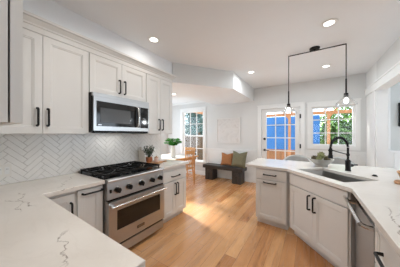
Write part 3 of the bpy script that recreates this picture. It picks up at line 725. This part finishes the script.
bm = new(); box(bm, 0, .016, .045, .075, .21, .27, mt); obj('board_handle', bm, 'board_pale', t, bevel=.004)

# ------------------------------------------------------------------ ceiling lights
def can(label, x, y, z, watts=CAN_W, parts=True):
    t = thing('recessed_light', label, 'ceiling light', (x, y, z), 0, 'recessed ceiling lights')
    bm = new(); lathe(bm, [(.050, 0), (.085, 0), (.088, -.004), (.080, -.010), (.052, -.008)], n=28, close=False); obj('trim_ring', bm, 'white', t, smooth=True)
    bm = new(); cyl(bm, (0, 0, -.001), (0, 0, -.006), .052, 28); obj('diffuser', bm, 'lamp', t, smooth=True)
    ld = bpy.data.lights.new('downlight', 'AREA'); ld.shape = 'DISK'; ld.size = .13; ld.energy = watts; ld.color = (1.0, .955, .91) if y < 2.0 else (.88, .95, 1.0); ld.spread = R(172)
    lo = bpy.data.objects.new('downlight', ld); COL.objects.link(lo); lo.parent = t; lo.location = (0, 0, -.014)
can('round recessed light above the upper cabinets', -1.83, 1.67, H, CAN_W * .3)
can('round recessed light nearest above the pendant bar', .19, 2.54, H)
can('round recessed light below the pendant bar toward the window', .26, 4.11, H)
can('round recessed light near the corner of the lowered ceiling', -1.05, 3.65, H)
can('tiny recessed light in the lowered nook ceiling', -2.74, 3.11, ZS)
for k, (x, y) in enumerate(((-1.2, 1.0), (-.3, .75), (-1.3, -1.6), (.2, -1.6))):  # out-of-view cans added to light the near counter and rear room
    can(['added unseen recessed light over the near counter', 'added unseen recessed light over the viewpoint', 'added unseen recessed light behind the near wall', 'added unseen recessed light at the rear of the room'][k], x, y, H, CAN_W * (1.2, 1.8, 1.3, 1.0)[k])
can('added unseen recessed light in the side room', 2.3, 3.6, H)  # out-of-view can added to brighten the side room

# ------------------------------------------------------------------ pendant bar
def pendant():
    y = 3.16; t = thing('pendant_light', 'black two arm pendant with clear glass shades over the sink', 'pendant light', (.06, y, H))
    bm = new(); lathe(bm, [(0, 0), (.068, 0), (.068, -.018), (.060, -.026), (0, -.026)], n=28, close=False); cyl(bm, (0, 0, -.026), (0, 0, -.045), .018); obj('canopy', bm, 'black', t, smooth=True)
    xl, xr = -.30 - .06, .43 - .06; zr = -.042
    bm = new(); tube(bm, [(xl, 0, zr), (xr, 0, zr)], .0085, 8); obj('bar', bm, 'black', t, smooth=True)
    for x, zs in ((xl + .005, 1.905), (xr, 1.985)):
        zz = zs - H
        bm = new(); tube(bm, [(x, 0, zr + .004), (x, 0, zz + .20)], .0058, 8); obj('cable', bm, 'black', t, smooth=True)
        bm = new(); tube(bm, [(x, 0, zz + .20), (x, 0, zz)], .0105, 10); obj('stem', bm, 'black', t, smooth=True)
        bm = new(); lathe(bm, [(.010, .0), (.026, -.005), (.026, -.055), (.020, -.06)], c=(x, 0, zz), n=18); obj('socket', bm, 'black', t, smooth=True)
        bm = new(); lathe(bm, [(.026, -.025), (.034, -.045), (.050, -.075), (.080, -.105), (.112, -.135), (.124, -.172), (.121, -.172), (.109, -.137), (.078, -.108), (.048, -.078), (.031, -.047), (.023, -.025)], c=(x, 0, zz), n=36, close=False)
        obj('glass_shade', bm, 'shade_glass', t, smooth=True)
        bm = new(); lathe(bm, [(.012, -.058), (.014, -.068), (.030, -.095), (.032, -.115), (.022, -.138), (.006, -.146)], c=(x, 0, zz), n=18); obj('bulb', bm, 'bulb', t, smooth=True)
        pl = bpy.data.lights.new('bulb_light', 'POINT'); pl.energy = BULB_W; pl.shadow_soft_size = .03; pl.color = (.90, .96, 1.0)
        po = bpy.data.objects.new('bulb_light', pl); COL.objects.link(po); po.parent = t; po.location = (x, 0, zz - .18)
pendant()

# ------------------------------------------------------------------ bench, pillows, art
t = thing('wooden_bench', 'low black wooden bench with two block legs', 'bench', (-2.20, 4.78, 0), R(-2))
bm = new()
prof = [(-.175, .355), (-.175, .445), (-.165, .455), (.165, .455), (.175, .445), (.175, .355)]
extrude_profile(bm, prof, -.65, .65, lambda s, u, v: (s, u, v)); obj('seat', bm, 'dark_wood', t, bevel=.006)
for s in (-1, 1):
    x0, x1 = (-.57, -.31) if s < 0 else (.33, .59)
    bm = new(); box(bm, x0, x1, -.155, .155, 0, .356); lg = obj('leg', bm, 'dark_wood', t, bevel=.02, seg=2)
    bm = new(); xc = (x0 + x1) / 2
    for k in range(4):
        r = .11 - k * .026; pts = [(xc - r, -.156, .02)] + [(xc - r * math.cos(a * PI / 10), -.156, .20 + r * math.sin(a * PI / 10)) for a in range(11)] + [(xc + r, -.156, .02)]
        tube(bm, pts, .0045, 6)
    obj('arch_carving', bm, 'worn_wood', lg)
def pillow(label, m, loc, rz, s):
    t = thing('throw_pillow', label, 'pillow', loc, rz, 'throw pillows on the bench')
    bm = new(); N = 14; g = [[None] * (N + 1) for _ in range(N + 1)]; g2 = [[None] * (N + 1) for _ in range(N + 1)]
    for i in range(N + 1):
        for j in range(N + 1):
            u, v = i / N * 2 - 1, j / N * 2 - 1; k = max(0, (1 - u ** 4) * (1 - v ** 4)) ** .5
            pin = 1 - .10 * (1 - u * u) * abs(v) ** 3 * 1.2; pi2 = 1 - .10 * (1 - v * v) * abs(u) ** 3 * 1.2
            dent = .16 * math.exp(-(u / .35) ** 2) * max(0, v) ** 3
            x, z = u * s / 2 * pi2, (v * pin - dent) * s / 2; th = .075 * k
            edge = i in (0, N) or j in (0, N)
            g[i][j] = bm.verts.new((x, -th, z)); g2[i][j] = g[i][j] if edge else bm.verts.new((x, th, z))
    for i in range(N):
        for j in range(N):
            for G in (g, g2):
                try: bm.faces.new((G[i][j], G[i + 1][j], G[i + 1][j + 1], G[i][j + 1]))
                except ValueError: pass
    tilt = Matrix.Translation((0, 0, s / 2 - .004)) @ Matrix.Rotation(R(-16), 4, 'X')
    for v in bm.verts: v.co = tilt @ v.co
    o = obj('cushion', bm, m, t, smooth=True)
    bm = new(); c = s / 2 * .985
    pts = [tilt @ Vector(p) for p in ((-c, 0, -c), (0, 0, -c * .91), (c, 0, -c), (c * .91, 0, 0), (c, 0, c), (0, 0, c * .77), (-c, 0, c), (-c * .91, 0, 0), (-c, 0, -c))]
    return t
pillow('rust orange throw pillow on the black bench', 'rust', (-2.10, 4.80, .456), R(4), .40)
pillow('olive green throw pillow on the black bench', 'olive', (-1.70, 4.72, .456), R(-10), .47)
t = thing('wall_art', 'pale square art in a white frame above the bench', 'picture', (-2.17, YB, 1.12))
bm = new(); a, b = .40, .79
for q in ((-a, -a + .025, 0, b), (a - .025, a, 0, b), (-a + .025, a - .025, 0, .025), (-a + .025, a - .025, b - .025, b)): box(bm, q[0], q[1], -.03, -.001, q[2], q[3])
obj('frame', bm, 'frame_white', t, bevel=.002); obj('print', B(-a + .025, a - .025, -.016, -.004, .025, b - .025), 'print', t)

# ------------------------------------------------------------------ breakfast nook
t = thing('dining_table', 'white topped breakfast table with honey wood edge', 'table', (-3.45, 3.85, 0))
bm = new(); box(bm, -.49, .55, -.54, .54, .735, .757); obj('tabletop', bm, 'bowl', t, bevel=.004)
bm = new()
for q in ((-.51, -.49, -.56, .56), (.55, .57, -.56, .56), (-.49, .55, -.56, -.54), (-.49, .55, .54, .56)): box(bm, q[0], q[1], q[2], q[3], .715, .756)
obj('edge_band', bm, 'honey', t)
bm = new()
for q in ((-.46, .52, -.51, -.49), (-.46, .52, .49, .51), (-.46, -.44, -.49, .49), (.50, .52, -.49, .49)): box(bm, q[0], q[1], q[2], q[3], .66, .725)
obj('apron', bm, 'honey', t)
for x in (-.44, .48):
    for y in (-.47, .47):
        bm = new(); cyl(bm, (x, y, 0), (x, y, .70), .02, 12, .028); obj('leg', bm, 'honey', t, smooth=True)
def dining_chair():
    t = thing('dining_chair', 'honey wood slat back chair at the right side of the table', 'chair', (-3.0, 3.82, 0), R(90), 'wooden chairs at the nook table')
    bm = new(); box(bm, -.21, .21, -.20, .21, .43, .465); obj('seat', bm, 'honey', t, bevel=.012, seg=2)
    for x in (-.19, .19):
        bm = new(); cyl(bm, (x, .18, 0), (x * .95, .17, .43), .014, 10, .018); obj('leg', bm, 'honey', t, smooth=True)
        bm = new(); tube(bm, [(x * 1.02, -.24, 0), (x, -.18, .44), (x * .98, -.20, .72), (x * .98, -.25, .93)], [.014, .019, .017, .014], 10); obj('leg', bm, 'honey', t, smooth=True)
    bm = new()
    extr = [(-.21, -.245), (-.10, -.262), (0, -.267), (.10, -.262), (.21, -.245)]
    lo = [(x, y) for x, y in extr] + [(x, y + .022) for x, y in extr[::-1]]; prism(bm, lo, .865, .955); obj('top_rail', bm, 'honey', t, bevel=.006)
    for x in (-.12, -.04, .04, .12):
        bm = new(); tube(bm, [(x, -.18, .46), (x, -.205, .70), (x, -.245, .88)], .010, 8); obj('slat', bm, 'honey', t, smooth=True)
    bm = new()
    for x in (-.19, .19): tube(bm, [(x, -.22, .20), (x, .18, .20)], .009, 8)
    tube(bm, [(-.19, -.02, .20), (.19, -.02, .20)], .009, 8); obj('stretcher', bm, 'honey', t)
    return t
ch = dining_chair()
dup(ch, (-3.42, 4.50, 0), R(180), 'honey wood slat back chair at the far side of the table')
t = thing('potted_fern', 'bright green leafy plant in a white pot on the nook table', 'plant', (-3.18, 3.60, .757))
bm = new(); lathe(bm, [(0, 0), (.05, 0), (.07, .03), (.066, .20), (.05, .30), (.055, .33), (.05, .33), (.044, .30), (0, .26)], n=22, close=False); obj('pot', bm, 'white', t, smooth=True)
bm = new(); st = new()
for k in range(44):
    an = k * 2.4; el = .2 + .9 * ((k * 7) % 10) / 10; d = Vector((math.cos(an) * math.cos(el), math.sin(an) * math.cos(el), math.sin(el))); Lh = .20
    p0 = Vector((0, 0, .30)); mid = p0 + d * Lh * .6 + Vector((0, 0, .06)); tip = p0 + d * Lh + Vector((0, 0, .05)); tube(st, [p0, mid, tip], .002, 4)
    for j in range(8):
        p = mid.lerp(tip, j / 7) if j > 2 else p0.lerp(mid, .4 + .2 * j); b = an + (1 if j % 2 else -1) * 1.0
        leaf(bm, p, (math.cos(b), math.sin(b), .25), .11, .058)
obj('fronds', bm, 'leaf_fresh', t); obj('stems', st, 'leaf_fresh', t)

# bar stools behind the peninsula
def stool():
    t = thing('bar_stool', 'grey rounded bar stool behind the peninsula in front of the patio door', 'stool', (-.22, 3.98, 0), 0, 'stools at the peninsula')
    bm = new(); lathe(bm, [(0, .60), (.19, .60), (.22, .62), (.22, .655), (.19, .68), (0, .69)], n=28, close=False); obj('seat', bm, 'chair_cloth', t, smooth=True)
    # curved backrest, high in the middle
    bm = new(); N = 20; inn = []; out = []
    for k in range(N + 1):
        a = R(8) + R(164) * k / N; top = .80 + .165 * math.sin(a) ** .9
        inn.append([bm.verts.new((.235 * math.cos(a), .205 * math.sin(a), z)) for z in (.66, top - .015)])
        out.append([bm.verts.new((.28 * math.cos(a), .25 * math.sin(a), z)) for z in (.64, top)])
    for k in range(N):
        bm.faces.new((inn[k][0], inn[k + 1][0], inn[k + 1][1], inn[k][1])); bm.faces.new((out[k][0], out[k][1], out[k + 1][1], out[k + 1][0]))
        bm.faces.new((inn[k][1], inn[k + 1][1], out[k + 1][1], out[k][1])); bm.faces.new((inn[k][0], out[k][0], out[k + 1][0], inn[k + 1][0]))
    for k in (0, N): bm.faces.new((inn[k][0], inn[k][1], out[k][1], out[k][0]))
    obj('backrest', bm, 'chair_cloth', t, smooth=True, bevel=.008, seg=2)
    for x in (-1, 1):
        for y in (-1, 1):
            bm = new(); cyl(bm, (x * .20, y * .20, 0), (x * .14, y * .14, .61), .012, 10, .016); obj('leg', bm, 'black', t, smooth=True)
    bm = new(); P = [(-.175, -.175, .22), (.175, -.175, .22), (.175, .175, .22), (-.175, .175, .22)]
    for i in range(4): tube(bm, [P[i], P[(i + 1) % 4]], .008, 8)
    obj('foot_rail', bm, 'black', t)
    return t
st0 = stool()
dup(st0, (.42, 3.98, 0), R(-4), 'grey rounded bar stool behind the peninsula below the small paned window')

# ------------------------------------------------------------------ outside
structure('patio_ground', B(-16, 8, YB + .14, 22, -.30, -.12), 'deck', 'pale paved patio outside the back door', 'ground')
t = thing('blue_shed', 'bright blue sided shed wall outside the patio door', 'shed', (-1.7, 8.4, -.12))
bm = new(); box(bm, -2.0, 2.03, 0, 2.2, .85, 2.3)
obj('upper_wall', bm, 'blue', t)
bm = new()
for k in range(14): box(bm, -2.0, 2.03, -.012, .0, .85 + k * .104, .85 + k * .104 + .012)
obj('siding', bm, 'blue', t)
obj('lower_wall', B(-2.02, 2.05, -.03, 2.2, 0, .85), 'skirt', t)
t = thing('pergola', 'orange cedar pergola with a white lattice roof', 'pergola', (0, 7.7, -.12))
for x in (-3.6, -.69, .565, 3.3):
    bm = new(); box(bm, x - .045, x + .045, -.045, .045, 0, 2.25); obj('post', bm, 'cedar', t, bevel=.005)
obj('beam', B(-3.9, 3.7, -.045, .045, 2.25, 2.36), 'cedar', t, bevel=.006)
for x, s in ((.565, 1), (-.69, -1), (3.3, -1)):
    bm = new(); tube(bm, [(x + s * .03, 0, 2.16), (x + s * .28, -.1, 2.52)], .04, 4); obj('brace', bm, 'cedar', t)
bm = new()
for k in range(38): box(bm, -3.9 + k * .2, -3.9 + k * .2 + .07, -2.2, .3, 2.50, 2.53)
for k in range(13): box(bm, -3.9, 3.7, -2.2 + k * .2, -2.2 + k * .2 + .07, 2.53, 2.56)
obj('lattice_roof', bm, 'lattice', t)
bm = new(); 
for k in range(8): box(bm, -3.85 + k * 1.07, -3.80 + k * 1.07, -2.2, .3, 2.36, 2.50)
obj('rafters', bm, 'cedar', t)
t = thing('board_fence', 'weathered brown board fence beyond the nook window', 'fence', (-9.0, 8.6, -.12))
bm = new()
for k in range(34):
    hgt = 1.48 + random.uniform(-.02, .02); box(bm, k * .15, k * .15 + .135, random.uniform(-.012, .0), .02, 0, hgt)
obj('boards', bm, 'fence', t)
obj('rail', B(0, 5.1, .02, .08, 1.25, 1.34), 'fence', t); obj('rail', B(0, 5.1, .02, .08, .25, .34), 'fence', t)
for x in (0.0, 1.7, 3.4, 5.05):
    obj('fence_post', B(x - .05, x + .05, .02, .12, 0, 1.62), 'fence', t)
def tree(label, loc, crown, m, n, size, trunk=True, name='tree', group='trees outside the windows'):
    t = thing(name, label, 'tree', loc, 0, group)
    bm = new(); rnd = random.Random(label)
    for i in range(n):
        c, rx, ry, rzz = crown[i % len(crown)] if len(crown[0]) == 4 else crown[0]
        while True:
            q = Vector((rnd.uniform(-1, 1), rnd.uniform(-1, 1), rnd.uniform(-1, 1)))
            if q.length < 1: break
        p = Vector(c) + Vector((q.x * rx, q.y * ry, q.z * rzz)); s = size * rnd.uniform(.6, 1.4)
        leaf(bm, p, (rnd.uniform(-1, 1), rnd.uniform(-1, 1), rnd.uniform(-.6, .6)), s, s * .55)
    obj('crown', bm, m, t)
    if trunk:
        bm = new(); tube(bm, [(0, 0, 0), (.05, 0, crown[0][0][2] * .5), (0, 0, crown[0][0][2])], [.11, .08, .05], 8); obj('trunk', bm, 'bark', t, smooth=True)
    return t
tree('light green leafy tree behind the pergola post', (1.55, 11.4, -.12), [((0, 0, 2.2), 1.1, .55, 1.1), ((.9, .1, 2.4), .9, .5, 1.0), ((-.75, 0, 1.8), .7, .45, .9), ((.5, 0, 1.3), 1.2, .5, .7)], 'foliage_a', 5200, .2)
tree('low dark shrub at the foot of the light green tree', (1.95, 9.9, -.12), [((0, 0, .75), 1.0, .5, .85), ((.9, 0, .95), .8, .5, .9)], 'foliage_b', 2600, .15, False, 'shrub')
tree('dark leafy tree right of the light green tree', (5.0, 12.0, -.12), [((0, 0, 2.0), 1.1, .8, 1.6)], 'foliage_b', 1200, .2)
t = tree('tall clipped hedge across the back of the patio', (1.6, 13.6, -.12), [((-1.6, 0, .9), 1.3, .5, 1.3), ((0, 0, .9), 1.3, .5, 1.3), ((1.6, 0, .9), 1.3, .5, 1.3), ((3.0, 0, .9), 1.3, .5, 1.3)], 'foliage_b', 5200, .26, False, 'hedge'); t['category'] = 'hedge'
tree('blue green conifer right of the middle, seen through the nook window', (-7.7, 11.2, -.12), [((0, 0, 2.0), 1.0, .8, 1.2), ((0, 0, 3.2), .7, .6, 1.0), ((.3, 0, 1.2), 1.0, .7, .8)], 'foliage_c', 2600, .24)
tree('farther blue green conifer at the left, seen through the nook window', (-9.1, 13.6, -.12), [((0, 0, 1.9), 1.0, .8, 1.2), ((0, 0, 3.3), .7, .6, 1.0)], 'foliage_c', 2400, .24)
tree('pale distant tree above the board fence', (-11.6, 16.8, -.12), [((0, 0, 2.4), 2.2, 1.0, 2.2), ((2.4, .3, 2.2), 1.4, .8, 1.8)], 'foliage_c', 2600, .32)
